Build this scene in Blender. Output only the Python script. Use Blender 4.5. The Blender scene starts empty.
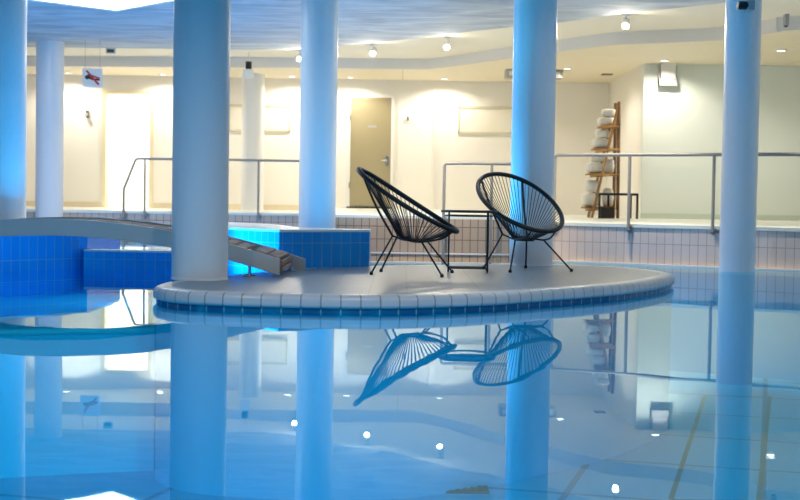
import bpy, bmesh, math, random
from mathutils import Vector, Matrix
random.seed(7)
PI = math.pi
SC = bpy.context.scene
COL = SC.collection

# ------------------------------------------------------------------ camera, world, light, exposure
cd = bpy.data.cameras.new('camera'); cam = bpy.data.objects.new('camera', cd); COL.objects.link(cam)
cd.sensor_width = 36.0; cd.lens = 36.0 * 1340 / 800
cd.clip_start = 0.05; cd.clip_end = 200
cam.matrix_world = (Matrix.Translation((0, 0, 0.73)) @ Matrix.Rotation(PI / 2 - math.atan(52 / 1340), 4, 'X')
                    @ Matrix.Rotation(math.radians(0.89), 4, 'Z'))
cd.dof.use_dof = True; cd.dof.focus_distance = 11.2; cd.dof.aperture_fstop = 2.8
SC.camera = cam

world = bpy.data.worlds.new('world'); SC.world = world; world.use_nodes = True
world.node_tree.nodes['Background'].inputs[0].default_value = (0.5, 0.7, 0.9, 1)
world.node_tree.nodes['Background'].inputs[1].default_value = 0.05

vs = SC.view_settings
vs.view_transform = 'Standard'; vs.look = 'None'; vs.gamma = 1.0; vs.use_curve_mapping = False
vs.exposure = 0.0
SC.cycles.caustics_reflective = False; SC.cycles.caustics_refractive = False
SC.cycles.max_bounces = 10; SC.cycles.transparent_max_bounces = 16; SC.cycles.diffuse_bounces = 5
SC.cycles.sample_clamp_indirect = 6.0
SC.cycles.use_denoising = True

WARM = (1.0, 0.90, 0.78)
COOL = (0.62, 0.84, 1.0)
BLUE = (0.01, 0.54, 0.86)
P_DOWN, P_SPOT, P_SKY, P_POOL, P_SLAB = 80.0, 60.0, 7.5, 360.0, 80.0


def lamp(name, kind, loc, power, color, size=0.2, aim=(0, 0, -1), angle=150, blend=0.6):
    l = bpy.data.lights.new(name, kind); l.energy = power; l.color = color
    if kind == 'AREA':
        l.shape = 'DISK'; l.size = size
    else:
        l.shadow_soft_size = size
    if kind == 'SPOT':
        l.spot_size = math.radians(angle); l.spot_blend = blend
    o = bpy.data.objects.new(name, l); COL.objects.link(o); o.location = loc
    o.rotation_euler = Vector(aim).to_track_quat('-Z', 'Y').to_euler()
    return o


# underwater pool lamps set in the pool walls
for x, y, ax, ay, k in ((-6.0, 0.8, .3, 1, 1), (-3.0, 0.8, .1, 1, 1), (0.2, 0.8, 0, 1, 1), (3.4, 0.8, -.1, 1, 1), (6.2, 0.8, -.3, 1, .8),
                        (-7.8, 4.5, 1, .3, 1), (7.8, 5.0, -1, .2, .5)):
    lamp('underwater_lamp', 'SPOT', (x, y, -0.45), P_POOL * k, BLUE, 0.12, (ax, ay, -0.55), 115, 1.0)
# added blue lamps hidden underwater, lighting the ceiling slab from below
for x, y, w in ((-3.6, 16.6, 30), (-6.2, 16.6, 20), (-2.0, 17.0, 32), (2.55, 14.1, 8)):
    lamp('ceiling_fill_lamp', 'AREA', (x, y, -1.1), w, (.03, .42, 1.0), .3, (0, 0, 1))
# two added underwater spots, turning the sides of two columns blue
lamp('column_fill_lamp', 'SPOT', (-.30, 12.85, -.12), 300, (.03, .52, 1.0), .1, (1.55, -.03, 1.5), 58, .8)
lamp('column_fill_lamp', 'SPOT', (-.45, 12.95, -.12), 140, (.03, .52, 1.0), .1, (-.45, 2.1, 1.7), 60, .8)
# added underwater spot aimed at the column on the left basin wall
lamp('step_fill_lamp', 'SPOT', (-2.6, 11.7, -.18), 220, (.02, .50, 1.0), .1, (-1.24, 1.25, 1.75), 40, .8)
# added spot outside the whirlpool, lighting the slanted face of the basin wall
lamp('basin_wall_fill_lamp', 'SPOT', (-2.15, 11.45, -0.10), 260, (0.1, 0.62, 1.0), 0.1, (1, .38, 0.42), 62, .7)


lamp('step_fill_lamp', 'SPOT', (-2.1, 11.2, -.03), 40, (.02, .55, 1.0), .08, (-1.1, .6, -.19), 75, .8)  # added spot brightening the submerged step


# ------------------------------------------------------------------ helpers
def link(name, me, mat=None, parent=None):
    o = bpy.data.objects.new(name, me); COL.objects.link(o)
    if mat: me.materials.append(mat)
    if parent is not None: o.parent = parent
    return o


def tag(o, label, cat, group=None, kind=None):
    o['label'] = label
    if cat: o['category'] = cat
    if group: o['group'] = group
    if kind: o['kind'] = kind
    return o


def thing(name, label, cat, loc=(0, 0, 0), rz=0.0, group=None):
    o = bpy.data.objects.new(name, None); COL.objects.link(o)
    o.location = loc; o.rotation_euler = (0, 0, rz); o.empty_display_size = 0.1
    return tag(o, label, cat, group)


class MB:
    """collects shapes into one mesh, with metre-scaled uvs"""
    def __init__(s):
        s.v = []; s.f = []; s.uv = []; s.sm = []

    def face(s, pts, uv=None, smooth=False):
        i = len(s.v); s.v += [tuple(p) for p in pts]; s.f.append(tuple(range(i, i + len(pts))))
        s.uv.append(uv); s.sm.append(smooth)

    def grid(s, rows, closed_u=False, uvs=None, smooth=True):
        n = len(rows[0]); i = len(s.v)
        for r in rows: s.v += [tuple(p) for p in r]
        for a in range(len(rows) - 1):
            for b in range(n if closed_u else n - 1):
                c = (b + 1) % n
                s.f.append((i + a * n + b, i + a * n + c, i + (a + 1) * n + c, i + (a + 1) * n + b))
                if uvs:
                    s.uv.append([uvs(a, b), uvs(a, b + 1), uvs(a + 1, b + 1), uvs(a + 1, b)])
                else:
                    s.uv.append(None)
                s.sm.append(smooth)

    def box(s, x0, x1, y0, y1, z0, z1, M=None):
        P = [Vector(p) for p in ((x0, y0, z0), (x1, y0, z0), (x1, y1, z0), (x0, y1, z0), (x0, y0, z1), (x1, y0, z1), (x1, y1, z1), (x0, y1, z1))]
        if M is not None: P = [M @ p for p in P]
        i = len(s.v); s.v += [tuple(p) for p in P]
        for f in ((0, 3, 2, 1), (4, 5, 6, 7), (0, 1, 5, 4), (1, 2, 6, 5), (2, 3, 7, 6), (3, 0, 4, 7)):
            s.f.append(tuple(i + k for k in f)); s.uv.append(None); s.sm.append(False)

    def prism(s, poly, z0, z1, top=True, bottom=True):
        n = len(poly)
        a = sum(poly[k][0] * poly[(k + 1) % n][1] - poly[(k + 1) % n][0] * poly[k][1] for k in range(n))
        if a < 0: poly = poly[::-1]
        if top: s.face([(x, y, z1) for x, y in poly])
        if bottom: s.face([(x, y, z0) for x, y in poly[::-1]])
        for k in range(n):
            p, q = poly[k], poly[(k + 1) % n]
            s.face([(p[0], p[1], z0), (q[0], q[1], z0), (q[0], q[1], z1), (p[0], p[1], z1)])

    def tube(s, pts, r, n=8, closed=False, caps=True, flat=None):
        pts = [Vector(p) for p in pts]; m = len(pts)
        tang = []
        for k in range(m):
            if closed: t = pts[(k + 1) % m] - pts[(k - 1) % m]
            else: t = pts[min(k + 1, m - 1)] - pts[max(k - 1, 0)]
            tang.append(t.normalized())
        ref = Vector((0, 0, 1)) if abs(tang[0].z) < 0.9 else Vector((1, 0, 0))
        u = (ref - tang[0] * ref.dot(tang[0])).normalized()
        rows = []
        for k in range(m):
            u = (u - tang[k] * u.dot(tang[k])).normalized(); w = tang[k].cross(u)
            rr = r[k] if isinstance(r, (list, tuple)) else r
            rows.append([pts[k] + (u * math.cos(2 * PI * j / n) + w * math.sin(2 * PI * j / n)) * rr for j in range(n)])
        if closed: rows.append(rows[0])
        s.grid(rows, closed_u=True)
        if caps and not closed:
            s.face(rows[0][::-1]); s.face(rows[-1])

    def lathe(s, prof, c=(0, 0, 0), n=32, M=None):
        rows = []
        for r, z in prof:
            row = [Vector((c[0] + r * math.cos(2 * PI * j / n), c[1] + r * math.sin(2 * PI * j / n), c[2] + z)) for j in range(n)]
            if M is not None: row = [M @ p for p in row]
            rows.append(row)
        s.grid(rows, closed_u=True, uvs=lambda a, b: (b / n * 2 * PI * 0.3, prof[a][1]))

    def build(s, name, mat=None, parent=None, merge=False):
        me = bpy.data.meshes.new(name); me.from_pydata(s.v, [], s.f); me.update()
        uvl = me.uv_layers.new(name='uv')
        for p, uv, sm in zip(me.polygons, s.uv, s.sm):
            p.use_smooth = sm
            if uv is not None:
                for li, c in zip(p.loop_indices, uv): uvl.data[li].uv = c
            else:
                nrm = p.normal
                if abs(nrm.z) > 0.75:
                    for li in p.loop_indices:
                        c = me.vertices[me.loops[li].vertex_index].co; uvl.data[li].uv = (c.x, c.y)
                else:
                    t = Vector((-nrm.y, nrm.x, 0))
                    t = t.normalized() if t.length > 1e-6 else Vector((1, 0, 0))
                    for li in p.loop_indices:
                        c = me.vertices[me.loops[li].vertex_index].co; uvl.data[li].uv = (c.dot(t), c.z)
        return link(name, me, mat, parent)


def bevel(o, w=0.01, seg=2):
    m = o.modifiers.new('bevel', 'BEVEL'); m.width = w; m.segments = seg; m.limit_method = 'ANGLE'
    return o


def structure(o, label=None):
    o['kind'] = 'structure'
    if label: o['label'] = label
    return o


def copy_tree(o, parent=None):
    c = o.copy(); COL.objects.link(c)
    if parent is not None: c.parent = parent
    for ch in list(o.children): copy_tree(ch, c)
    return c


def spline(pts, per=8, closed=False):
    P = [Vector(p) for p in pts]; n = len(P); out = []
    for k in range(n if closed else n - 1):
        if closed: a, b, c, d = P[(k - 1) % n], P[k], P[(k + 1) % n], P[(k + 2) % n]
        else: a, b, c, d = P[max(k - 1, 0)], P[k], P[k + 1], P[min(k + 2, n - 1)]
        for j in range(per):
            t = j / per
            out.append(0.5 * ((2 * b) + (c - a) * t + (2 * a - 5 * b + 4 * c - d) * t * t + (3 * b - a - 3 * c + d) * t ** 3))
    if not closed: out.append(P[-1])
    return out


# ------------------------------------------------------------------ materials
def mat_new(name):
    m = bpy.data.materials.new(name); m.use_nodes = True
    nt = m.node_tree; b = nt.nodes['Principled BSDF']
    return m, nt, b


def plain(name, col, rough=0.5, metal=0.0, noise=0.0, nscale=8.0, bump=0.0):
    m, nt, b = mat_new(name)
    b.inputs['Base Color'].default_value = (*col, 1); b.inputs['Roughness'].default_value = rough
    b.inputs['Metallic'].default_value = metal
    if noise or bump:
        tc = nt.nodes.new('ShaderNodeTexCoord'); nz = nt.nodes.new('ShaderNodeTexNoise')
        nz.inputs['Scale'].default_value = nscale; nz.inputs['Detail'].default_value = 4
        nt.links.new(tc.outputs['Object'], nz.inputs['Vector'])
        if noise:
            mx = nt.nodes.new('ShaderNodeMixRGB'); mx.blend_type = 'MIX'
            mx.inputs[1].default_value = (*[c * (1 - noise) for c in col], 1)
            mx.inputs[2].default_value = (*[min(1, c * (1 + noise)) for c in col], 1)
            nt.links.new(nz.outputs['Fac'], mx.inputs[0]); nt.links.new(mx.outputs[0], b.inputs['Base Color'])
        if bump:
            bp = nt.nodes.new('ShaderNodeBump'); bp.inputs['Strength'].default_value = bump; bp.inputs['Distance'].default_value = 0.01
            nt.links.new(nz.outputs['Fac'], bp.inputs['Height']); nt.links.new(bp.outputs[0], b.inputs['Normal'])
    return m


def tile(name, c1, c2, grout, bw, rh, mortar=0.004, rough=0.25, off=(0, 0, 0), stagger=0.0):
    m, nt, b = mat_new(name)
    uv = nt.nodes.new('ShaderNodeUVMap'); mp = nt.nodes.new('ShaderNodeMapping'); br = nt.nodes.new('ShaderNodeTexBrick')
    mp.inputs['Location'].default_value = off
    br.offset = stagger; br.squash = 1.0
    br.inputs['Color1'].default_value = (*c1, 1); br.inputs['Color2'].default_value = (*c2, 1); br.inputs['Mortar'].default_value = (*grout, 1)
    br.inputs['Scale'].default_value = 1.0; br.inputs['Brick Width'].default_value = bw; br.inputs['Row Height'].default_value = rh
    br.inputs['Mortar Size'].default_value = mortar; br.inputs['Mortar Smooth'].default_value = 0.1
    nt.links.new(uv.outputs[0], mp.inputs[0]); nt.links.new(mp.outputs[0], br.inputs['Vector'])
    nt.links.new(br.outputs['Color'], b.inputs['Base Color'])
    bp = nt.nodes.new('ShaderNodeBump'); bp.inputs['Strength'].default_value = 0.3; bp.inputs['Distance'].default_value = 0.003; bp.invert = True
    nt.links.new(br.outputs['Fac'], bp.inputs['Height']); nt.links.new(bp.outputs[0], b.inputs['Normal'])
    b.inputs['Roughness'].default_value = rough
    return m


def emit(name, col, s):
    m, nt, b = mat_new(name)
    b.inputs['Base Color'].default_value = (*col, 1)
    b.inputs['Emission Color'].default_value = (*col, 1); b.inputs['Emission Strength'].default_value = s
    return m


def streaks(name, c1, c2, sx, sy, rough=0.8, bump=0.3, detail=5, dist=0.02):
    """noise stretched along one axis: board marks in concrete, wood grain"""
    m, nt, b = mat_new(name)
    tc = nt.nodes.new('ShaderNodeTexCoord'); mp = nt.nodes.new('ShaderNodeMapping'); nz = nt.nodes.new('ShaderNodeTexNoise')
    mp.inputs['Scale'].default_value = (sx, sy, sx); nz.inputs['Scale'].default_value = 1.0; nz.inputs['Detail'].default_value = detail
    nz.inputs['Distortion'].default_value = 0.6
    cr = nt.nodes.new('ShaderNodeValToRGB')
    cr.color_ramp.elements[0].position = 0.34; cr.color_ramp.elements[0].color = (*c1, 1)
    cr.color_ramp.elements[1].position = 0.66; cr.color_ramp.elements[1].color = (*c2, 1)
    nt.links.new(tc.outputs['Object'], mp.inputs[0]); nt.links.new(mp.outputs[0], nz.inputs['Vector'])
    nt.links.new(nz.outputs['Fac'], cr.inputs[0]); nt.links.new(cr.outputs[0], b.inputs['Base Color'])
    bp = nt.nodes.new('ShaderNodeBump'); bp.inputs['Strength'].default_value = bump; bp.inputs['Distance'].default_value = dist
    nt.links.new(nz.outputs['Fac'], bp.inputs['Height']); nt.links.new(bp.outputs[0], b.inputs['Normal'])
    b.inputs['Roughness'].default_value = rough
    return m


def water_mat():
    m = bpy.data.materials.new('water'); m.use_nodes = True; nt = m.node_tree; nt.nodes.clear()
    out = nt.nodes.new('ShaderNodeOutputMaterial'); mix = nt.nodes.new('ShaderNodeMixShader')
    tr = nt.nodes.new('ShaderNodeBsdfTransparent'); gl = nt.nodes.new('ShaderNodeBsdfGlossy')
    tr.inputs[0].default_value = (0.16, 0.84, 1.0, 1); gl.inputs[0].default_value = (0.78, 0.95, 1.0, 1); gl.inputs['Roughness'].default_value = 0.0
    fr = nt.nodes.new('ShaderNodeFresnel'); ge = nt.nodes.new('ShaderNodeNewGeometry')
    ma = nt.nodes.new('ShaderNodeMapRange')
    ma.inputs['To Min'].default_value = 1.25; ma.inputs['To Max'].default_value = 1 / 1.25
    nt.links.new(ge.outputs['Backfacing'], ma.inputs['Value']); nt.links.new(ma.outputs[0], fr.inputs['IOR'])
    tc = nt.nodes.new('ShaderNodeTexCoord'); nz = nt.nodes.new('ShaderNodeTexNoise'); nz.inputs['Scale'].default_value = 1.6; nz.inputs['Detail'].default_value = 2
    bp = nt.nodes.new('ShaderNodeBump'); bp.inputs['Strength'].default_value = 0.035; bp.inputs['Distance'].default_value = 0.02
    nt.links.new(tc.outputs['Object'], nz.inputs['Vector']); nt.links.new(nz.outputs['Fac'], bp.inputs['Height'])
    nt.links.new(bp.outputs[0], gl.inputs['Normal'])
    nt.links.new(fr.outputs[0], mix.inputs[0]); nt.links.new(tr.outputs[0], mix.inputs[1]); nt.links.new(gl.outputs[0], mix.inputs[2])
    nt.links.new(mix.outputs[0], out.inputs[0])
    return m


M = {}
M['wall'] = plain('cream wall paint', (0.86, 0.825, 0.75), 0.6, noise=0.02, nscale=1.2)
M['wall_mint'] = plain('pale wall paint', (0.79, 0.85, 0.79), 0.5, noise=0.02, nscale=1.2)
M['skirting'] = plain('pale skirting paint', (0.62, 0.70, 0.60), 0.4)
M['skirting_beige'] = plain('beige skirting', (0.72, 0.62, 0.44), 0.5)
M['column'] = plain('white column paint', (0.80, 0.81, 0.82), 0.35, noise=0.015, nscale=3)
M['cream_ceiling'] = plain('cream ceiling paint', (0.90, 0.84, 0.72), 0.7, noise=0.02, nscale=0.8)
M['bulkhead'] = plain('grey bulkhead paint', (0.80, 0.77, 0.72), 0.6)
M['concrete'] = streaks('board marked concrete', (0.40, 0.45, 0.51), (0.66, 0.69, 0.73), 1.3, 3.4, 0.85, 0.5)
M['slats'] = tile('cream ceiling slats', (0.86, 0.77, 0.58), (0.89, 0.80, 0.61), (0.50, 0.43, 0.32), 6.0, 0.14, 0.006, 0.5)
M['walltile'] = tile('beige wall tile', (0.62, 0.52, 0.45), (0.57, 0.47, 0.40), (0.22, 0.17, 0.14), 0.11, 0.165, 0.0045, 0.25)
M['walltile_pale'] = tile('pale pink wall tile', (0.70, 0.60, 0.54), (0.66, 0.56, 0.50), (0.40, 0.33, 0.30), 0.098, 0.245, 0.004, 0.25)
M['midtile'] = tile('beige platform tile', (0.50, 0.39, 0.28), (0.46, 0.355, 0.255), (0.17, 0.12, 0.09), 0.088, 0.145, 0.0045, 0.3, off=(0, -.118, 0))
M['white_edge'] = plain('white edge tile', (0.78, 0.77, 0.73), 0.35)
M['deckfloor'] = plain('pale deck floor', (0.80, 0.82, 0.74), 0.35, noise=0.04, nscale=3)
M['bluetile'] = tile('blue wall tile', (0.004, 0.32, 0.86), (0.006, 0.34, 0.90), (0.12, 0.46, 0.80), 0.098, 0.225, 0.004, 0.2, off=(0, 0.05, 0))
M['poolfloor'] = tile('pool floor tile', (0.20, 0.58, 0.78), (0.18, 0.55, 0.75), (0.05, 0.28, 0.42), 1.25, 1.25, 0.025, 0.5)
M['poolfloor'].node_tree.nodes['Mapping'].inputs['Rotation'].default_value = (0, 0, math.radians(15.4))
M['poolwall'] = tile('pool wall tile', (0.08, 0.40, 0.62), (0.07, 0.36, 0.58), (0.20, 0.50, 0.66), 0.125, 0.125, 0.004, 0.3)
M['lining'] = plain('blue column lining', (0.14, 0.46, 0.66), 0.5)
M['poolplain'] = plain('pale blue pool lining', (0.20, 0.57, 0.77), 0.5)
M['coping'] = tile('coping tile', (0.60, 0.62, 0.63), (0.57, 0.59, 0.60), (0.26, 0.28, 0.29), 0.127, 5.0, 0.005, 0.3, off=(0, 2.0, 0))
M['islandwall'] = tile('island wall tile', (0.010, 0.10, 0.22), (0.012, 0.12, 0.25), (0.30, 0.42, 0.48), 0.127, 5.0, 0.005, 0.25, off=(0, 2.0, 0))
M['islandtop'] = tile('island paving', (0.215, 0.275, 0.315), (0.20, 0.26, 0.30), (0.13, 0.17, 0.20), 0.25, 0.11, 0.004, 0.35)
M['rimtop'] = plain('white rim tile', (0.80, 0.82, 0.83), 0.35, noise=0.03, nscale=5)
M['water'] = water_mat()
M['wood'] = streaks('weathered wood', (0.20, 0.13, 0.10), (0.40, 0.28, 0.22), 14, 2.0, 0.7, 0.25, dist=0.004)
M['stringer'] = plain('grey bridge paint', (0.55, 0.56, 0.55), 0.5, noise=0.04, nscale=5)
M['black'] = plain('black metal', (0.006, 0.006, 0.007), 0.45)
M['cord'] = plain('black plastic cord', (0.005, 0.005, 0.007), 0.45)
M['steel'] = plain('brushed steel', (0.42, 0.40, 0.38), 0.35, 1.0)
M['railpaint'] = plain('grey rail paint', (0.34, 0.31, 0.27), 0.45)
M['chrome'] = plain('chrome', (0.75, 0.75, 0.76), 0.15, 1.0)
M['white'] = plain('white plastic', (0.80, 0.79, 0.75), 0.4)
M['grey'] = plain('grey plastic', (0.40, 0.40, 0.39), 0.5)
M['darkgrey'] = plain('dark grey plastic', (0.08, 0.08, 0.08), 0.5)
M['door'] = plain('olive cream door paint', (0.35, 0.30, 0.17), 0.5)
M['doorframe'] = plain('pale door frame paint', (0.74, 0.66, 0.46), 0.5)
M['bamboo'] = streaks('golden brown wood', (0.28, 0.14, 0.04), (0.55, 0.31, 0.10), 3, 18, 0.5, 0.2, dist=0.003)
M['darkwood'] = streaks('dark brown wood', (0.12, 0.06, 0.02), (0.26, 0.13, 0.05), 3, 18, 0.5, 0.2, dist=0.003)
M['towel'] = plain('white towelling', (0.84, 0.80, 0.72), 0.9, noise=0.05, nscale=60, bump=0.5)
M['red'] = plain('red sign paint', (0.55, 0.02, 0.03), 0.5)
M['lampglow'] = emit('lamp glow', (1.0, 0.93, 0.78), 14)
M['skyglow'] = emit('luminous ceiling', (0.80, 0.95, 1.0), P_SKY)
M['drain'] = plain('brown grate', (0.20, 0.14, 0.11), 0.6)
M['panel'] = plain('pale panel', (0.84, 0.80, 0.68), 0.5)
M['panelframe'] = plain('olive panel frame', (0.62, 0.58, 0.42), 0.5)

DECK = 0.47          # upper deck height over the water
CZ, BZ, SZ = 2.9, 3.07, 3.0     # slatted ceiling, cream ceiling, concrete slab

# ------------------------------------------------------------------ setting: pool basin, decks, walls
m = MB(); m.face([(-8, 0.6, -1.2), (8, 0.6, -1.2), (8, 21, -1.2), (-8, 21, -1.2)])
structure(m.build('floor_pool', M['poolfloor']))
m = MB()
m.box(-8.2, 8.2, 0.4, 0.6, -1.4, 0.1); m.box(-8.3, -8.0, 0.6, 20.5, -1.4, 0.1); m.box(8.0, 8.3, 0.6, 12.6, -1.4, 0.1)
structure(m.build('wall_basin', M['poolwall']))
m = MB(); m.box(-9, 9, -5, 0.4, -0.1, 0.1); structure(m.build('floor_near', M['rimtop']))

# upper deck at the back, with its tiled front face
def rw(x): return 17.094 - 0.572 * x
deck_l = [(-8.3, 20.5), (-1.25, 20.5), (-1.25, 19.5), (1.62, 19.5), (1.62, 25.0), (-8.3, 25.0)]
deck_r = [(1.62, rw(1.62)), (9, rw(9)), (9, 25.0), (1.62, 25.0)]
m = MB(); m.prism(deck_l, DECK - 0.04, DECK); structure(m.build('floor_deck', M['deckfloor']))
m = MB(); m.prism(deck_r, DECK - 0.04, DECK); structure(m.build('floor_terrace', M['deckfloor']))
m = MB(); m.prism([(-8.3, 20.52), (-1.23, 20.52), (-1.23, 19.52), (1.62, 19.52), (1.62, 20.8), (-8.3, 20.8)], -.06, DECK - 0.04); structure(m.build('wall_pool_back', M['walltile']))
m = MB(); m.prism([(-8.3, 20.50), (-1.25, 20.50), (-1.25, 19.50), (1.62, 19.50), (1.62, 20.8), (-8.3, 20.8)], -1.4, -.06); structure(m.build('wall_pool_back_lining', M['poolplain']))
m = MB(); m.prism([(1.62, rw(1.62) + .02), (9, rw(9) + .02), (9, rw(9) + .25), (1.9, rw(1.9) + .3), (1.9, 19.6), (1.62, 19.6)], -.06, DECK - 0.04)
structure(m.build('wall_pool_right', M['walltile_pale']))
m = MB(); m.prism([(1.62, rw(1.62)), (9, rw(9)), (9, rw(9) + .25), (1.62, rw(1.62) + .3)], -1.4, -.06); structure(m.build('wall_pool_right_lining', M['poolplain']))
MID = 0.53
mid = [(-.85, 15.17), (1.62, 15.17), (1.62, 24.8), (-1.25, 24.8), (-1.25, 20.0)]
m = MB(); m.prism(mid, -.06, MID - .03); structure(m.build('wall_platform', M['midtile']))
m = MB(); m.prism(mid, MID - .03, MID); structure(m.build('floor_platform', M['deckfloor']))
m = MB(); m.prism(mid, -1.3, -.06); structure(m.build('wall_platform_lining', M['poolplain']))
m = MB(); m.box(-.85, 1.62, 15.155, 15.18, .098, .118); m.box(-.85, 1.62, 15.10, 15.17, -.05, .012); structure(m.build('trim_platform', M['white_edge']))
m = MB()
L = 8.0; a = math.atan2(-0.572, 1)
Mr = Matrix.Translation((1.62, rw(1.62), 0)) @ Matrix.Rotation(a, 4, 'Z')
m.box(0, L, -0.06, 0.02, -0.06, 0.015, Mr); structure(m.build('trim_waterline', M['white_edge']))

# back wall with an open doorway and the bright corridor behind it
WB = 24.8
m = MB()
m.box(-8.2, -5.47, WB, WB + .2, DECK, CZ + .3); m.box(-4.64, 3.8, WB, WB + .2, DECK, CZ + .3); m.box(-5.47, -4.64, WB, WB + .2, 2.575, CZ + .3)
structure(m.build('wall_back', M['wall']))
m = MB()
m.box(-6.2, -3.9, WB + 1.6, WB + 1.75, DECK - .04, CZ); m.box(-6.3, -6.15, WB + .2, WB + 1.75, DECK - .04, CZ); m.box(-3.95, -3.8, WB + .2, WB + 1.75, DECK - .04, CZ)
m.box(-6.3, -3.8, WB + .2, WB + 1.75, CZ, CZ + .1); m.box(-6.3, -3.8, WB, WB + 1.75, DECK - .08, DECK)
structure(m.build('wall_corridor', M['white']))
lamp('corridor_lamp', 'AREA', (-5.05, WB + .9, CZ - .04), 70, (1.0, 0.92, 0.76), 0.6)
lamp('corridor_lamp', 'AREA', (-5.05, WB + .55, CZ - .04), 30, (1.0, 0.92, 0.76), 0.4, (0, 1, -1.2))
m = MB(); m.box(-8.4, -8.2, -5, 25.2, -.1, 3.4); structure(m.build('wall_left', M['wall']))
m = MB(); m.box(8.2, 8.4, -5, 25.2, -.1, 3.4); structure(m.build('wall_right', M['wall']))
m = MB(); m.box(-8.4, 8.4, -5.2, -5, -.1, 3.4); structure(m.build('wall_near', M['wall']))
m = MB(); m.box(3.8, 8.3, 21.2, 21.4, DECK, CZ + .3); structure(m.build('wall_terrace', M['wall_mint']))
m = MB(); m.box(3.8, 3.95, 21.4, WB + .2, DECK, CZ + .3); structure(m.build('wall_recess', M['wall']))
m = MB(); m.box(3.79, 8.2, 21.17, 21.2, DECK, DECK + .08); structure(m.build('baseboard_terrace', M['skirting']))
m = MB(); m.box(-8.2, -5.52, WB - .025, WB, DECK, DECK + .1); m.box(-4.58, -1.26, WB - .025, WB, DECK, DECK + .1)
structure(m.build('baseboard_back', M['skirting_beige']))
m = MB(); m.box(0.565, 0.60, WB - .03, WB, MID, CZ); structure(m.build('trim_wall_seam', M['wall']))
# doorway trim
m = MB()
m.box(-5.53, -5.455, WB - .03, WB + .21, DECK, 2.63); m.box(-4.655, -4.58, WB - .03, WB + .21, DECK, 2.63); m.box(-5.455, -4.655, WB - .03, WB + .21, 2.565, 2.63)
structure(m.build('door_1', M['doorframe']), 'pale frame of the open bright doorway at the back left')
# closed door
dr = MB(); dr.box(-.945, -.20, WB - .035, WB, MID + .03, 2.57); d = bevel(structure(dr.build('door_2', M['door']), 'closed olive cream door in the back wall'), .004)
m = MB(); m.box(-1.02, -.945, WB - .05, WB, MID, 2.63); m.box(-.20, -.15, WB - .05, WB, MID, 2.63); m.box(-.945, -.20, WB - .05, WB, 2.57, 2.63)
m.build('door_frame', M['white'], d)
m = MB(); m.box(-.945, -.2, WB - .045, WB - .035, 2.50, 2.57); m.build('door_closer_rail', plain('brown door head', (0.36, 0.29, 0.16), .5), d)
m = MB(); m.box(-1.0, -.17, WB - .06, WB, MID, MID + .03); m.build('threshold', M['black'], d)
m = MB(); m.tube([(-.27, WB - .035, 1.42), (-.27, WB - .085, 1.42), (-.37, WB - .085, 1.42)], .012); m.box(-.29, -.25, WB - .042, WB - .035, 1.32, 1.5); m.build('door_handle', M['chrome'], d)
m = MB(); m.box(-.63, -.47, WB - .042, WB - .035, 2.02, 2.06); m.build('door_plate', M['grey'], d)
for z in (.95, 2.2):
    m = MB(); m.tube([(-.955, WB - .06, z - .05), (-.955, WB - .06, z + .05)], .012); m.build('hinge', M['steel'], d)

# ------------------------------------------------------------------ ceilings
slab_edge = [(-8.3, 21.05), (-5.83, 21.05), (-4.74, 21.04), (-3.63, 21.0), (-2.4, 21.0), (-1.58, 20.6), (-.87, 20.1), (-.05, 19.36), (.64, 18.57),
             (1.4, 17.75), (1.95, 17.25), (2.42, 16.63), (2.83, 16.14), (3.6, 15.35), (4.6, 14.2), (6.0, 12.4), (8.3, 9.2)]
se = [tuple(p)[:2] for p in spline([(x, y, 0) for x, y in slab_edge], 4)]
m = MB(); m.prism(se + [(8.3, -5), (-8.3, -5)], SZ, SZ + .2); structure(m.build('ceiling_slab', M['concrete']))
face_edge = [(-8.3, 23.3), (-6.4, 23.15), (-5.2, 23.05), (-2.6, 22.75), (-.05, 22.65), (.62, 22.35), (1.64, 20.65), (2.76, 18.9), (3.26, 18.5), (4.22, 17.95),
             (4.75, 16.95), (4.95, 16.75), (8.3, 14.6)]
fe = [tuple(p)[:2] for p in spline([(x, y, 0) for x, y in face_edge], 4)]
m = MB(); m.prism(fe + [(8.3, 25.2), (-8.3, 25.2)], CZ, CZ + .02)
structure(m.build('ceiling_slats', M['slats']))
m = MB(); m.prism([(-8.3, 8), (8.3, 8), (8.3, 25.2), (-8.3, 25.2)], BZ, BZ + .1); structure(m.build('ceiling_cream', M['cream_ceiling']))
m = MB()
m.grid([[(x, y - .012, z) for x, y in fe] for z in (CZ - .004, BZ)], smooth=True)
structure(m.build('trim_bulkhead', M['bulkhead']))

# luminous panel in the slab
c0 = Vector((-3.51, 16.5)); d1 = Vector((-.70, -.71)); d2 = Vector((.67, -.74)); W = 2.0
sk = thing('luminous_ceiling_panel', 'bright white luminous panel let into the concrete ceiling', 'ceiling light', (-3.51, 15.1, SZ))
q = [c0, c0 + d1 * W, c0 + d1 * W + d2 * W, c0 + d2 * W]
m = MB(); m.prism([(p.x + 3.51, p.y - 15.1) for p in q], -.03, -.001); m.build('diffuser', M['skyglow'], sk)
m = MB()
for k in range(4):
    a_, b_ = q[k], q[(k + 1) % 4]; m.tube([(a_.x + 3.51, a_.y - 15.1, -.02), (b_.x + 3.51, b_.y - 15.1, -.02)], .03, 4)
m.build('panel_frame', M['white'], sk)

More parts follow.
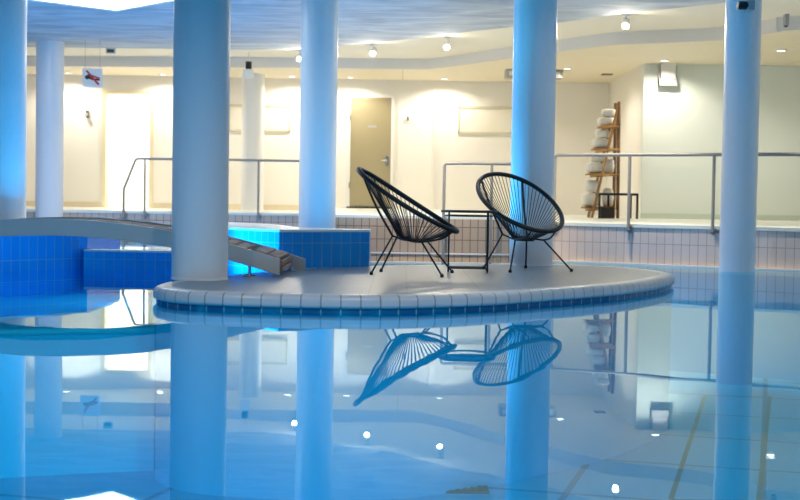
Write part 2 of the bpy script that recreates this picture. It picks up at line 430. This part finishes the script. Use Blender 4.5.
# ------------------------------------------------------------------ island
isl = [(-1.677, 9.14), (-1.62, 8.93), (-1.50, 8.74), (-1.30, 8.58), (-.95, 8.48), (-.6, 8.45), (-.3, 8.45), (0.0, 8.52), (.33, 8.69), (.675, 8.95), (.98, 9.28), (1.3, 9.63),
       (1.66, 10.06), (2.0, 10.63), (2.28, 11.25), (2.40, 11.75), (2.34, 12.2), (2.17, 12.6), (1.92, 12.86), (1.55, 13.0), (.96, 12.9), (.38, 12.62), (-.27, 12.2),
       (-.80, 11.75), (-1.10, 11.1), (-1.35, 10.45), (-1.56, 9.98), (-1.665, 9.52)]
base = spline([(x, y, 0) for x, y in isl], 8, True)
n = len(base)
# even respacing
acc = [0]
for k in range(n): acc.append(acc[-1] + (base[(k + 1) % n] - base[k]).length)
N = 150; out = []; k = 0
for j in range(N):
    t = acc[-1] * j / N
    while acc[k + 1] < t: k += 1
    f = (t - acc[k]) / (acc[k + 1] - acc[k]); out.append(base[k].lerp(base[(k + 1) % n], f))
per = acc[-1]
nrm = []
for j in range(N):
    t = (out[(j + 2) % N] - out[(j - 2) % N]).normalized(); nrm.append(Vector((-t.y, t.x, 0)))   # inward for ccw
def ring(ins, z): return [out[j] + nrm[j] * ins + Vector((0, 0, z)) for j in range(N)]
it = thing('pool_island', 'low round tiled island carrying the two black chairs, standing in the water', 'island', (0.3, 10.6, 0))
off = Vector((-.3, -10.6, 0))
prof = [(0.02, 0.022), (0.0, 0.03), (-.002, .045), (0.0, 0.078), (0.006, 0.092), (0.018, 0.103), (0.035, 0.109), (0.12, 0.110)]
m = MB(); m.grid([[p + off for p in ring(i, z)] for i, z in prof], True, uvs=lambda a, b: (b * per / N, prof[a][1]))
m.build('coping', M['coping'], it)
m = MB(); m.grid([[p + off for p in ring(.02, z)] for z in (-.05, 0.022)], True, uvs=lambda a, b: (b * per / N, (-.05, .022)[a]))
m.build('island_wall', M['islandwall'], it)
m = MB(); m.grid([[p + off for p in ring(i, z)] for i, z in ((.02, -1.2), (.02, -.05))], True)
m.build('submerged_wall', M['poolplain'], it)
m = MB(); m.face([p + off for p in ring(.12, .110)]); m.build('island_paving', M['islandtop'], it)

# ------------------------------------------------------------------ whirlpool walls in blue tile
def plinth(name, poly, z1, label, cat):
    t = thing(name, label, cat, (poly[0][0], poly[0][1], -1.2))
    o = [(x - poly[0][0], y - poly[0][1]) for x, y in poly]
    m = MB(); m.prism(o, 0, z1 + 1.2 - .02); m.build('tiled_wall', M['bluetile'], t)
    m = MB(); m.prism(o, z1 + 1.2 - .02, z1 + 1.2); bevel(m.build('rim', M['rimtop'], t), .008)
    return t
plinth('tiled_basin_wall', [(-.275, 12.02), (-1.04, 11.52), (-1.46, 12.0), (-2.1, 12.95), (-2.2, 14.9), (-1.88, 14.58), (-1.33, 13.9), (-.95, 12.65), (-.60, 12.4), (-.27, 12.25)], .44,
       'blue tiled basin wall with pale rim, behind the foot of the bridge', 'basin wall')
plinth('tiled_basin_wall', [(-7.9, 11.42), (-4.24, 11.42), (-3.64, 12.19), (-3.03, 12.98), (-3.05, 14.6), (-7.9, 14.6)], .44,
       'blue tiled basin wall under the bridge at the left edge', 'basin wall')
plinth('weir_wall', [(-3.03, 12.83), (-2.1, 12.83), (-2.1, 12.98), (-3.03, 12.98)], .19, 'low blue tiled weir under the bridge with water level with its rim', 'weir')
m = MB(); m.face([(-3.05, 12.98, .193), (-2.05, 12.98, .193), (-2.05, 15.6, .193), (-3.05, 15.6, .193)])
tag(m.build('whirlpool_water', M['water']), 'raised sheet of water behind the low weir', 'water', kind='stuff')
m = MB(); m.box(-3.05, -2.2, 15.6, 15.72, -1.2, .19); structure(m.build('wall_whirlpool', M['bluetile']))

# ------------------------------------------------------------------ water
m = MB(); m.face([(-8, .6, 0), (8, .6, 0), (8, 20.52, 0), (-8, 20.52, 0)])
tag(m.build('pool_water', M['water']), 'still blue pool water mirroring the columns and chairs', 'water', kind='stuff')

# shallow submerged step at the left with a pale nosing
stp = [(-7.9, 7.2), (-4.6, 7.9), (-3.6, 8.5), (-2.6, 9.0), (-1.7, 9.3)]
sc = [tuple(p)[:2] for p in spline([(x, y, 0) for x, y in stp], 8)]
m = MB(); m.prism(sc + [(-1.2, 10.5), (-1.0, 11.4), (-2.1, 12.85), (-3.05, 12.80), (-3.7, 12.05), (-4.24, 11.35), (-7.9, 11.35)], -1.2, -.22)
structure(m.build('floor_step', plain('pale step lining', (0.35, 0.75, 0.90), .5)))
m = MB(); m.tube([(x, y, -.215) for x, y in sc], .022, 8); structure(m.build('trim_step', M['rimtop']))

# ------------------------------------------------------------------ columns
def column(x, y, z0, z1, d, label):
    t = thing('column', label, 'column', (x, y, z0), group='round white columns')
    m = MB(); r = d / 2; h = z1 - z0
    m.lathe([(r, 0), (r, h * .25), (r, h * .5), (r, h * .75), (r, h)], n=64); m.face([(r * math.cos(2 * PI * j / 64), r * math.sin(2 * PI * j / 64), 0) for j in range(64)][::-1])
    m.build('shaft', M['column'], t)
    if z0 < 0:
        m = MB(); m.lathe([(r + .004, 0), (r + .004, -z0 - .03), (r, -z0 - .028)], n=64); m.build('submerged_lining', M['lining'], t)
    else:
        m = MB(); m.lathe([(r + .004, 0), (r + .004, .012), (r, .016)], n=64); m.build('base_joint', M['rimtop'], t)
    return t
column(-1.472, 9.85, .11, SZ, .412, 'large white column standing on the near left end of the island')
column(1.25, 12.79, .11, SZ, .412, 'white column standing on the back of the island behind the right chair')
column(-.936, 15.05, -1.2, SZ, .415, 'white column behind the blue tiled basin wall, bright down one side')
column(3.615, 14.35, -1.2, BZ, .378, 'white column standing in the water at the right, in front of the handrail')
column(-3.84, 12.95, .44, SZ, .43, 'blue lit column cut off by the left edge, on the tiled basin wall')
column(-5.32, 20.3, -1.2, SZ, .41, 'greyish white column at the left behind the bridge, left of the hanging sign')
column(-2.66, 24.0, DECK, CZ, .40, 'slim far column close to the back wall, behind a small black spotlight')

# ------------------------------------------------------------------ footbridge
br = thing('footbridge', 'arched footbridge with grey sides and wooden slats coming down onto the island', 'bridge', (-2.7, 10.75, 0))
def arc(x): return .53 - .28 * ((x + 2.7) / 1.78) ** 2     # top of the side beam
def beam(y0, y1, yskew, name):
    xs = [-4.45 + (3.53 + yskew) * k / 40 for k in range(41)]
    m = MB(); rows = []
    for x in xs:
        z = arc(x)
        rows.append([(x + 2.7, y0 - 10.75, z - .128), (x + 2.7, y1 - 10.75, z - .128), (x + 2.7, y1 - 10.75, z), (x + 2.7, y0 - 10.75, z)])
    m.grid(rows, True, smooth=False); m.face(rows[0]); m.face(rows[-1][::-1])
    bevel(m.build(name, M['stringer'], br), .004)
beam(10.24, 10.28, 0.0, 'side_beam'); beam(11.18, 11.22, .13, 'side_beam')
m = MB(); x = -4.40; i = 0
while x < -.94:
    z = arc(x) - .025; sl = math.atan(-.56 * (x + 2.7) / 1.78 ** 2)
    w = .095
    e = 0.13 if x > -1.15 else 0
    T = Matrix.Translation((x + 2.7 + e * .5, 0, z)) @ Matrix.Rotation(-sl, 4, 'Y')
    m2 = MB(); m2.box(-w / 2, w / 2, -.47, .43, -.012, .012, T)
    if i % 1 == 0: bevel(m2.build('slat', M['wood'], br), .003)
    x += .105; i += 1
for zz in (.03, .075):
    m = MB(); m.box(-.925 + 2.7, -.90 + 2.7, -.47, .43, arc(-.92) - .128 + zz, arc(-.92) - .128 + zz + .035); bevel(m.build('end_board', M['wood'], br), .003)
for x, y in ((-1.16, 10.34), (-.90, 11.14), (-4.4, 10.34), (-4.4, 11.14)):
    m = MB(); zt = arc(min(x, -.92)) - .10
    z0 = .11
    m.lathe([(0.001, 0), (.05, 0), (.05, .008), (.014, .014), (.012, .02), (.012, zt - z0)], (x + 2.7, y - 10.75, z0), 16); m.build('foot', M['chrome'], br)
m = MB(); m.box(-5.3, -4.35, 9.9, 11.3, -1.2, .11); structure(m.build('wall_pier', M['bluetile']))

# ------------------------------------------------------------------ string chairs
def make_chair(label):
    t = thing('string_chair', label, 'chair', group='black string chairs on the island'); t.scale = (.985,) * 3
    NR = 72
    back, front = Vector((-.455, 0, .865)), Vector((.368, 0, .36))
    ctr = (back + front) / 2; ax = (front - back) / 2; hw = .365
    up = Vector((ax.z, 0, -ax.x)).normalized()
    if up.z < 0: up = -up
    def rim(a):          # egg: wider to the back
        w = hw * (1 - .07 * math.cos(a))
        p = ctr + ax * math.cos(a) + Vector((0, 1, 0)) * w * math.sin(a)
        return p - up * .02 * (math.sin(a) ** 2)
    m = MB(); m.tube([rim(2 * PI * k / NR) for k in range(NR)], .0205, 10, True); m.build('rim', M['cord'], t)
    rc = Vector((-.005, 0, .283))
    def low(a): return rc + Vector((.095 * math.cos(a), .095 * math.sin(a), .01 * -math.cos(a)))
    m = MB(); m.tube([low(2 * PI * k / 36) for k in range(36)], .011, 8, True); m.build('seat_ring', M['cord'], t)
    m = MB(); NC = 64
    for k in range(NC):
        a = 2 * PI * k / NC
        p, q = rim(a), low(a)
        m.tube([p, (p + q) / 2 + Vector((0, 0, -.004)), q], .0034, 5, caps=False)
    # seat floor: cords crossing the small ring
    for k in range(-5, 6):
        y = .086 * k / 5.5; xx = .095 * math.sqrt(max(0, 1 - (y / .095) ** 2))
        m.tube([rc + Vector((-xx, y, .018)), rc + Vector((0, y, -.012)), rc + Vector((xx, y, -.018))], .0035, 5, caps=False)
    m.build('cords', M['cord'], t)
    # frame rods
    jb = {s: Vector((-.145, .13 * s, .318)) for s in (1, -1)}; jf = {s: Vector((.10, .15 * s, .275)) for s in (1, -1)}
    for s in (1, -1):
        a = PI - s * .62
        m = MB(); m.tube(spline([rim(a), rim(a).lerp(jb[s], .5) + Vector((-.012, 0, -.008)), jb[s]], 6), .010, 8); m.build('back_rod', M['black'], t)
        m = MB(); m.tube(spline([jb[s], Vector((-.03, .10 * s, .284)), Vector((.05, .11 * s, .280)), jf[s], Vector((.24, .13 * s, .30)), rim(s * .38)], 6), .008, 8)
        m.build('seat_rod', M['black'], t)
        lg = MB(); foot = Vector((-.30, .225 * s, .012)); lg.tube([jb[s], foot], .008, 8); o = lg.build('leg', M['black'], t)
        f = MB(); f.lathe([(.001, -.012), (.014, -.012), (.015, .004), (.009, .016), (.001, .018)], foot, 12); f.build('foot_cap', M['black'], o)
        lg = MB(); foot = Vector((.295, .32 * s, .012)); lg.tube([jf[s], foot], .008, 8); o = lg.build('leg', M['black'], t)
        f = MB(); f.lathe([(.001, -.012), (.014, -.012), (.015, .004), (.009, .016), (.001, .018)], foot, 12); f.build('foot_cap', M['black'], o)
    return t
ch = make_chair('black string chair on the left of the island, seen side on and facing right')
ch.location = (.10, 10.92, .11); ch.rotation_euler[2] = math.radians(-9.5)
c2 = copy_tree(ch); c2['label'] = 'black string chair in front of the white column, its open bowl towards the viewer'
c2.location = (1.085, 11.80, .11); c2.rotation_euler[2] = math.atan2(-.88, .46)

# side table between the chairs
tb = thing('side_table', 'small black round metal side table between the two string chairs', 'table', (.585, 11.42, .11))
m = MB(); m.lathe([(.001, .505), (.235, .505), (.242, .509), (.242, .521), (.237, .525), (.001, .525)], n=48); m.build('table_top', M['black'], tb)
m = MB(); m.tube([(.20 * math.cos(2 * PI * k / 40), .20 * math.sin(2 * PI * k / 40), .478) for k in range(40)], .007, 8, True); m.build('upper_ring', M['black'], tb)
ft = [(.155, -.14), (.165, .13), (-.175, -.10), (-.165, .12)]
for x, y in ft:
    m = MB(); m.tube([(x, y, 0), (x, y, .506)], .007, 8); m.build('leg', M['black'], tb)
for a_, b_ in ((0, 1), (1, 3), (3, 2), (2, 0)):
    m = MB(); m.tube([(*ft[a_], .035), (*ft[b_], .035)], .006, 8); m.build('stretcher', M['black'], tb)

# ------------------------------------------------------------------ handrails
def rail(label, pts, posts, loc, r=.021, brackets=None):
    t = thing('handrail', label, 'handrail', loc, group='grey tube handrails')
    o = Vector(loc)
    m = MB(); m.tube([Vector(p) - o for p in pts], r, 10); m.build('top_rail', M['railpaint'], t)
    for p, q in posts:
        m = MB(); m.tube([Vector(p) - o, Vector(q) - o], r * .9, 10); m.build('post', M['railpaint'], t)
    for c, dirv in brackets or []:
        c = Vector(c) - o; dv = Vector(dirv)
        m = MB(); m.tube([c, c + dv * .06], .016, 8); m.tube([c + dv * .052, c + dv * .062], .042, 14); m.build('bracket', M['steel'], t)
    return t
nv = Vector((.572, 1, 0)).normalized()
def onw(x, z, d=.07): return Vector((x, rw(x), z)) - nv * d
pts = [onw(1.86, .40), onw(1.86, 1.22), onw(1.865, 1.25), onw(1.89, 1.27)] + [onw(x, 1.27) for x in (2.3, 3, 4, 5, 6.5, 8)]
ps = [2.672, 3.532, 4.55, 5.5, 6.5, 7.5]
rail('long grey handrail over the pale tiled pool wall at the right', pts, [(onw(x, .40), onw(x, 1.27)) for x in ps], (1.86, rw(1.86), .4),
     brackets=[(onw(x, .405), nv) for x in [1.86] + ps])
R3 = 15.03
pts = [(.483, R3, -.9), (.483, R3, 1.09), (.49, R3, 1.115), (.515, R3, 1.125)] + [(x, R3, 1.13) for x in (.8, 1.1, 1.4, 1.6)] + [(1.64, R3, 1.10), (1.66, R3, 1.05), (1.66, R3, -.9)]
rail('short grey handrail with rounded corners rising from the water behind the side table', pts, [((1.015, R3, -.9), (1.015, R3, 1.13))], (.483, R3, -1.2), .017)
R1 = 20.42
pts = [(-4.22, R1, .38), (-4.22, R1, .80), (-4.05, R1, 1.23), (-4.04, R1, 1.255), (-4.0, R1, 1.265)] + [(x, R1, 1.27) for x in (-3, -2, -1.45)] + [(-1.41, R1, 1.25), (-1.40, R1, 1.21), (-1.40, R1, .38)]
rail('grey handrail with a sloping end in front of the bright doorway', pts, [((x, R1, .38), (x, R1, 1.27)) for x in (-3.90, -2.17)], (-4.22, R1, .38), .019,
     brackets=[((x, R1 + .02, .40), (0, 1, 0)) for x in (-4.22, -3.90, -2.17, -1.40)])

# ------------------------------------------------------------------ ceiling lamps
def downlight(x, y, power, label):
    t = thing('downlight', label, 'ceiling light', (x, y, CZ), group='small recessed ceiling lights')
    m = MB(); m.lathe([(.085, 0), (.085, -.012), (.065, -.016), (.06, -.004)], n=24); m.build('trim_ring', M['white'], t)
    m = MB(); m.lathe([(.001, -.008), (.06, -.008)], n=24); m.build('bulb', M['lampglow'], t)
    lamp('downlight_beam', 'SPOT', (x, y, CZ - .03), power, WARM, .05, (0, 0, -1), 160, .5)
    return t
DL = [(-6.04, 24.3, 'recessed light near the back wall right of the left column, above the sign'), (-4.33, 24.3, 'recessed light near the back wall, right of the bright doorway'),
      (-2.0, 24.3, 'added recessed light, unseen behind the second column'), (-.94, 24.3, 'recessed light over the closed olive door'), (.75, 24.3, 'recessed light over the blank wall right of the door'),  # the one behind the second column is added for its light
      (2.69, 22.05, 'recessed light just right of the chair column'), (4.0, 20.6, 'recessed light over the white wall speaker'), (5.33, 19.0, 'recessed light at the far right of the slatted ceiling')]
for x, y, lb in DL: downlight(x, y, P_DOWN, lb)

# unseen lamps added in the slab to light the island, columns and near water
for x, y, p in ((.4, 5.6, 2.4), (2.5, 11.2, .5), (3.4, 6.0, 1.3), (5.2, 9.4, .8), (-2.6, 6.0, 1.5), (1.0, 13.4, .8), (-4.8, 14.8, 1.6)):
    m = MB(); m.lathe([(.001, -.010), (.06, -.010), (.065, -.014), (.085, -.010), (.085, 0)], (x, y, SZ), 24)
    tag(m.build('slab_fill_light', M['lampglow']), 'unseen round light added in the concrete ceiling over the pool', 'ceiling light', 'added lights in the concrete ceiling')
    lamp('slab_fill_beam', 'SPOT', (x, y, SZ - .03), P_SLAB * p, (1.0, .93, .82), .05, (0, 0, -1), 165, .6)

for x, y, dx, dy, w in ((2.2, 14.85, .35, .62, 300), (4.75, 13.7, .5, .75, 300), (6.2, 12.5, .5, .75, 300), (.25, 13.9, .05, 2.6, 420), (-2.4, 15.2, -.3, 4.6, 420), (-4.6, 15.4, -.3, 4.6, 420)):  # unseen slab lamps added to brighten the tiled walls
    m = MB(); m.lathe([(.001, -.010), (.06, -.010), (.065, -.014), (.085, -.010), (.085, 0)], (x, y, SZ), 24)
    tag(m.build('slab_fill_light', M['lampglow']), 'unseen round light added in the concrete ceiling over the pool', 'ceiling light', 'added lights in the concrete ceiling')
    lamp('wall_fill_beam', 'SPOT', (x, y, SZ - .03), w, (1.0, .86, .70), .05, (dx, dy, -2.5), 66, .6)

def spotlight(x, y, z, label):
    t = thing('ceiling_spotlight', label, 'spotlight', (x, y, z), group='white spotlights under the concrete ceiling')
    m = MB(); m.lathe([(.001, 0), (.05, 0), (.05, -.02), (.001, -.02)], n=20); m.tube([(0, 0, -.02), (0, 0, -.075)], .012, 8); m.build('mount', M['white'], t)
    R = Matrix.Translation((0, 0, -.11)) @ Matrix.Rotation(math.radians(-48), 4, 'X') @ Matrix.Rotation(math.radians(10), 4, 'Y')
    m = MB(); m.lathe([(.001, .06), (.042, .055), (.046, .0), (.048, -.07), (.043, -.07), (.038, -.055)], n=24, M=R); m.build('lamp_head', M['white'], t)
    m = MB(); m.lathe([(.001, -.056), (.038, -.056)], n=24, M=R); m.build('bulb', M['lampglow'], t)
    aim = R.to_3x3() @ Vector((0, 0, -1))
    lamp('bulb_glow', 'POINT', tuple(Vector((x, y, z - .11)) + aim * .10), 7, (1.0, .9, .72), .03)
    lamp('spotlight_beam', 'SPOT', tuple(Vector((x, y, z - .11)) + aim * .09), P_SPOT, (1.0, .9, .72), .03, aim, 150, .7)
spotlight(2.78, 16.85, BZ, 'bright white spotlight at the ceiling edge between the two right columns')
spotlight(.64, 19.5, BZ, 'white spotlight at the ceiling edge just left of the chair column')
spotlight(-.45, 20.5, BZ, 'white spotlight at the ceiling edge above the closed door')
spotlight(-1.64, 21.5, BZ, 'white spotlight half hidden behind the left side of a column')

# ------------------------------------------------------------------ things on walls and ceilings
sg = thing('hanging_sign', 'square white hanging sign with a crossed out black swimmer', 'sign', (-4.61, 20.0, SZ))
m = MB(); m.box(-.148, .148, -.008, .008, -.70, -.415); m.build('sign_board', M['white'], sg)
for x in (-.11, .11):
    m = MB(); m.tube([(x, 0, 0), (x, 0, -.42)], .003, 6); m.build('rod', M['steel'], sg)
def flat(poly, y=-.012, th=.003):
    m = MB(); n_ = len(poly)
    m.face([(x, y, z) for x, z in poly]); m.face([(x, y + th, z) for x, z in poly[::-1]])
    for k in range(n_):
        p, q = poly[k], poly[(k + 1) % n_]; m.face([(q[0], y, q[1]), (p[0], y, p[1]), (p[0], y + th, p[1]), (q[0], y + th, q[1])])
    return m
cz = -.557
flat([(-.115, cz + .02), (-.055, cz + .055), (-.03, cz + .03), (.03, cz - .005), (.11, cz - .015), (.115, cz - .04), (.02, cz - .04), (-.05, cz - .015), (-.10, cz - .02)]).build('swimmer', M['black'], sg)
flat([(-.075 + .03 * math.cos(a_ * PI / 8), cz + .005 + .03 * math.sin(a_ * PI / 8)) for a_ in range(16)], -.0125).build('swimmer_head', M['black'], sg)
flat([(-.105, cz + .105), (-.075, cz + .112), (.11, cz - .09), (.085, cz - .112)], -.016).build('red_bar', M['red'], sg)
flat([(-.03, cz + .025), (-.01, cz + .045), (.12, cz + .0), (.10, cz - .015)], -.016).build('red_bar', M['red'], sg)

def wallbox(name, x0, x1, y0, y1, z0, z1, mat, label, cat):
    t = thing(name, label, cat, ((x0 + x1) / 2, y1, z0))
    o = ((x0 + x1) / 2, y1, z0)
    m = MB(); m.box(x0 - o[0], x1 - o[0], y0 - o[1], 0, 0, z1 - z0); bevel(m.build('housing', mat, t), .006)
    return t, o
t, o = wallbox('exit_lamp', -4.76, -4.60, 21.55, 21.62, 2.96, BZ, M['white'], 'small grey lamp box on the ceiling above the hanging sign', 'ceiling box')
m = MB(); m.box(-.055, .055, -.08, -.07, .025, .075); m.build('lamp_face', M['darkgrey'], t)
t = thing('wall_speaker', 'white box speaker on a bracket high on the right hand wall', 'speaker', (4.155, 21.2, 2.55))
m = MB(); m.box(-.115, .115, -.16, -.02, .11, .37); bevel(m.build('speaker_box', M['white'], t), .01)
m = MB(); m.box(-.14, .14, -.15, 0, 0, .115); bevel(m.build('speaker_base', M['grey'], t), .008)
for x in (-.14, .125):
    m = MB(); m.box(x, x + .015, -.11, 0, .0, .33); m.build('bracket', M['grey'], t)
t = thing('black_spotlight', 'small black spotlight with a white box hanging in front of the slim far column', 'spotlight', (-2.52, 22.0, 2.64))
m = MB(); m.box(-.085, .085, -.04, .05, 0, .15); bevel(m.build('mount_box', M['white'], t), .008)
m = MB(); m.lathe([(.001, .16), (.05, .16), (.052, .28), (.001, .285)], n=16); m.build('lamp_head', M['black'], t)
m = MB(); m.tube([(0, .03, .15), (0, .03, BZ - 2.64)], .008, 8); m.build('rod', M['white'], t)
t = thing('security_camera', 'small dark camera at the top of the right hand column', 'camera', (3.58, 14.10, 2.74))
m = MB(); m.tube([(-.10, -.05, .05), (.0, -.05, .05)], .045, 14); m.build('camera_body', M['black'], t)
m = MB(); m.box(-.01, .07, -.09, .05, .0, .10); bevel(m.build('mount', M['grey'], t), .008)
t, o = wallbox('ceiling_unit', 1.72, 2.66, 22.35, 22.75, CZ - .14, CZ, M['grey'], 'long grey box under the ceiling behind the chair column', 'ceiling unit')
m = MB(); m.box(-.42, .42, -.41, -.40, .03, .10); m.build('grille', M['white'], t)
t, o = wallbox('detector', 4.70, 4.75, 16.60, 16.70, 2.93, BZ, M['grey'], 'small dark detector on the ceiling edge at the far right', 'detector')
m = MB(); m.lathe([(.001, -.02), (.02, -.015), (.03, 0)], (0, -.05, 0), 16); m.build('sensor', M['black'], t)
t, o = wallbox('ceiling_vent', 3.40, 3.58, 22.9, 23.1, CZ - .015, CZ, M['darkgrey'], 'small brown vent in the slatted ceiling above the towel ladder', 'vent')
m = MB(); m.box(-.07, .07, -.18, -.02, -.004, 0); m.build('grille', M['door'], t)
t, o = wallbox('soap_dispenser', -5.825, -5.775, WB - .06, WB, 2.12, 2.25, M['darkgrey'], 'small dark dispenser on the wall left of the bright doorway', 'dispenser')
m = MB(); m.box(-.03, .03, -.10, -.08, .02, .08); m.build('push_plate', M['grey'], t)
t = thing('wall_lever', 'small dark lever on the wall right of the closed door', 'lever', (.11, WB, 2.12))
m = MB(); m.box(-.03, .03, -.02, 0, 0, .09); m.build('back_plate', M['white'], t)
m = MB(); m.tube([(0, -.02, .045), (0, -.05, .05), (-.005, -.055, .11)], .014, 8); m.build('lever_arm', M['black'], t)
def wallpanel(x0, x1, z0, z1, label):
    t = thing('wall_panel', label, 'wall panel', ((x0 + x1) / 2, WB, z0))
    w = (x1 - x0) / 2; h = z1 - z0
    m = MB(); m.box(-w, w, -.02, 0, 0, h); m.build('panel_sheet', M['panel'], t)
    m = MB()
    m.box(-w, w, -.035, -.02, h - .045, h); m.box(-w, w, -.035, -.02, 0, .03); m.box(-w, -w + .03, -.035, -.02, 0, h); m.box(w - .03, w, -.035, -.02, 0, h)
    m.build('panel_frame', M['panelframe'], t)
wallpanel(1.03, 2.12, 1.94, 2.44, 'pale framed panel on the back wall just left of the chair column')
wallpanel(-3.2, -2.06, 1.92, 2.41, 'pale framed panel on the back wall behind the slim far column')

# ------------------------------------------------------------------ towel ladder, black table and basket in the recess
ld = thing('towel_ladder', 'tall brown wooden ladder rack stacked with white towels in the recess', 'ladder rack', (3.2, 20.95, DECK))
for y in (-.2, .2):
    m = MB(); m.tube([(.16, y, 0), (.15, y * .8, 1.80)], .027, 8); m.build('rear_pole', M['darkwood'], ld)
    m = MB(); m.tube([(-.24, y, 0), (.14, y * .8, 1.74)], .022, 8); m.build('front_pole', M['bamboo'], ld)
SH = [(.17, -.36, .16), (.69, -.30, .16), (1.08, -.22, .16), (1.43, -.13, .16)]
for z, x0, x1 in SH:
    m = MB(); m.box(x0, x1, -.19, .19, z - .03, z); bevel(m.build('shelf', M['bamboo'], ld), .006)
    m = MB(); m.tube([(x0 + .02, -.2, z - .05), (x1, -.2, z - .02)], .016, 8); m.build('cross_bar', M['bamboo'], ld)
def towel(x, y, z, w, d_, h, label, rz=0):
    o = MB(); rows = []
    nu, nv_ = 20, 12
    for a in range(nv_ + 1):
        ph = -PI / 2 + PI * a / nv_; row = []
        for b in range(nu):
            th = 2 * PI * b / nu
            ex = .55
            sg_ = lambda v, e: math.copysign(abs(v) ** e, v)
            px = w / 2 * sg_(math.cos(ph), ex) * sg_(math.cos(th), ex); py = d_ / 2 * sg_(math.cos(ph), ex) * sg_(math.sin(th), ex); pz = h / 2 * (1 + sg_(math.sin(ph), ex))
            j = 1 + .06 * math.sin(4 * th + 2.5 * a) + random.uniform(-.035, .035)
            row.append((px * j, py * j, pz))
        rows.append(row)
    o.grid(rows, True)
    ob = o.build('rolled_towel', M['towel']); ob.location = (x, y, z); ob.rotation_euler[2] = rz
    tag(ob, label, 'towel', 'white towels on the ladder rack')
tn = ('bottom', 'second', 'third', 'top')
for k, (z, x0, x1) in enumerate(SH):
    gap = (.42, .33, .30, .27)[k]; zz = DECK + z; sh = '%s shelf of the ladder rack' % tn[k]
    towel(3.2 + x0 + .12, 20.98, zz, .25, .28, gap * .52, 'white towel lowest at the outer end of the ' + sh, .12)
    towel(3.2 + x0 + .15, 20.97, zz + gap * .55, .22, .25, gap * .44, 'white towel piled uppermost at the outer end of the ' + sh, -.1)
    if k < 2: towel(3.2 + x1 - .12, 20.99, zz, .17, .26, gap * .70, 'white towel beside the wall pole on the ' + sh, -.06)
bt = thing('black_table', 'small black frame table in front of the towel ladder', 'table', (3.28, 20.4, DECK))
m = MB(); m.box(-.30, .30, -.2, .2, .35, .385); bevel(m.build('table_top', M['black'], bt), .004)
for x, y in ((-.285, -.185), (.285, -.185), (-.095, .185), (.25, .185)):
    m = MB(); m.box(x - .015, x + .015, y - .015, y + .015, 0, .35); m.build('leg', M['black'], bt)
bk = thing('dark_basket', 'dark basket under the black frame table', 'basket', (3.14, 20.45, DECK))
m = MB(); m.prism([(-.10, -.10), (.10, -.10), (.10, .10), (-.10, .10)], 0, .17); bevel(m.build('basket_body', plain('dark brown wicker', (.035, .025, .02), .7, noise=.4, nscale=60, bump=.5), bk), .02)
m = MB(); m.tube([(-.1, -.1, .172), (.1, -.1, .172), (.1, .1, .172), (-.1, .1, .172)], .010, 6, True); m.build('basket_rim', M['darkwood'], bk)

# ------------------------------------------------------------------ pool floor details
t = thing('floor_grate', 'brown rectangular grate on the pool floor in front of the island', 'grate', (.36, 8.87, -1.2))
m = MB(); m.box(-.25, .25, -.16, .16, 0, .015); m.build('grate_frame', M['drain'], t)
m = MB()
for k in range(9): m.box(-.22 + .05 * k, -.195 + .05 * k, -.14, .14, .015, .022)
m.build('grate_bars', M['darkwood'], t)

m = MB()
def strip(p, q, w=.035):
    p = Vector((*p, -1.196)); q = Vector((*q, -1.196)); d = (q - p).normalized(); nn = Vector((-d.y, d.x, 0)) * w / 2
    m.face([p - nn, q - nn, q + nn, p + nn])
strip((3.07, 13.33), (3.72, 13.33)); strip((3.07, 13.33), (1.78, 8.62)); strip((3.72, 13.33), (2.35, 8.62)); strip((1.78, 8.62), (2.35, 8.62))
structure(m.build('trim_floor_line', plain('brown floor line', (.16, .24, .24), .6)))
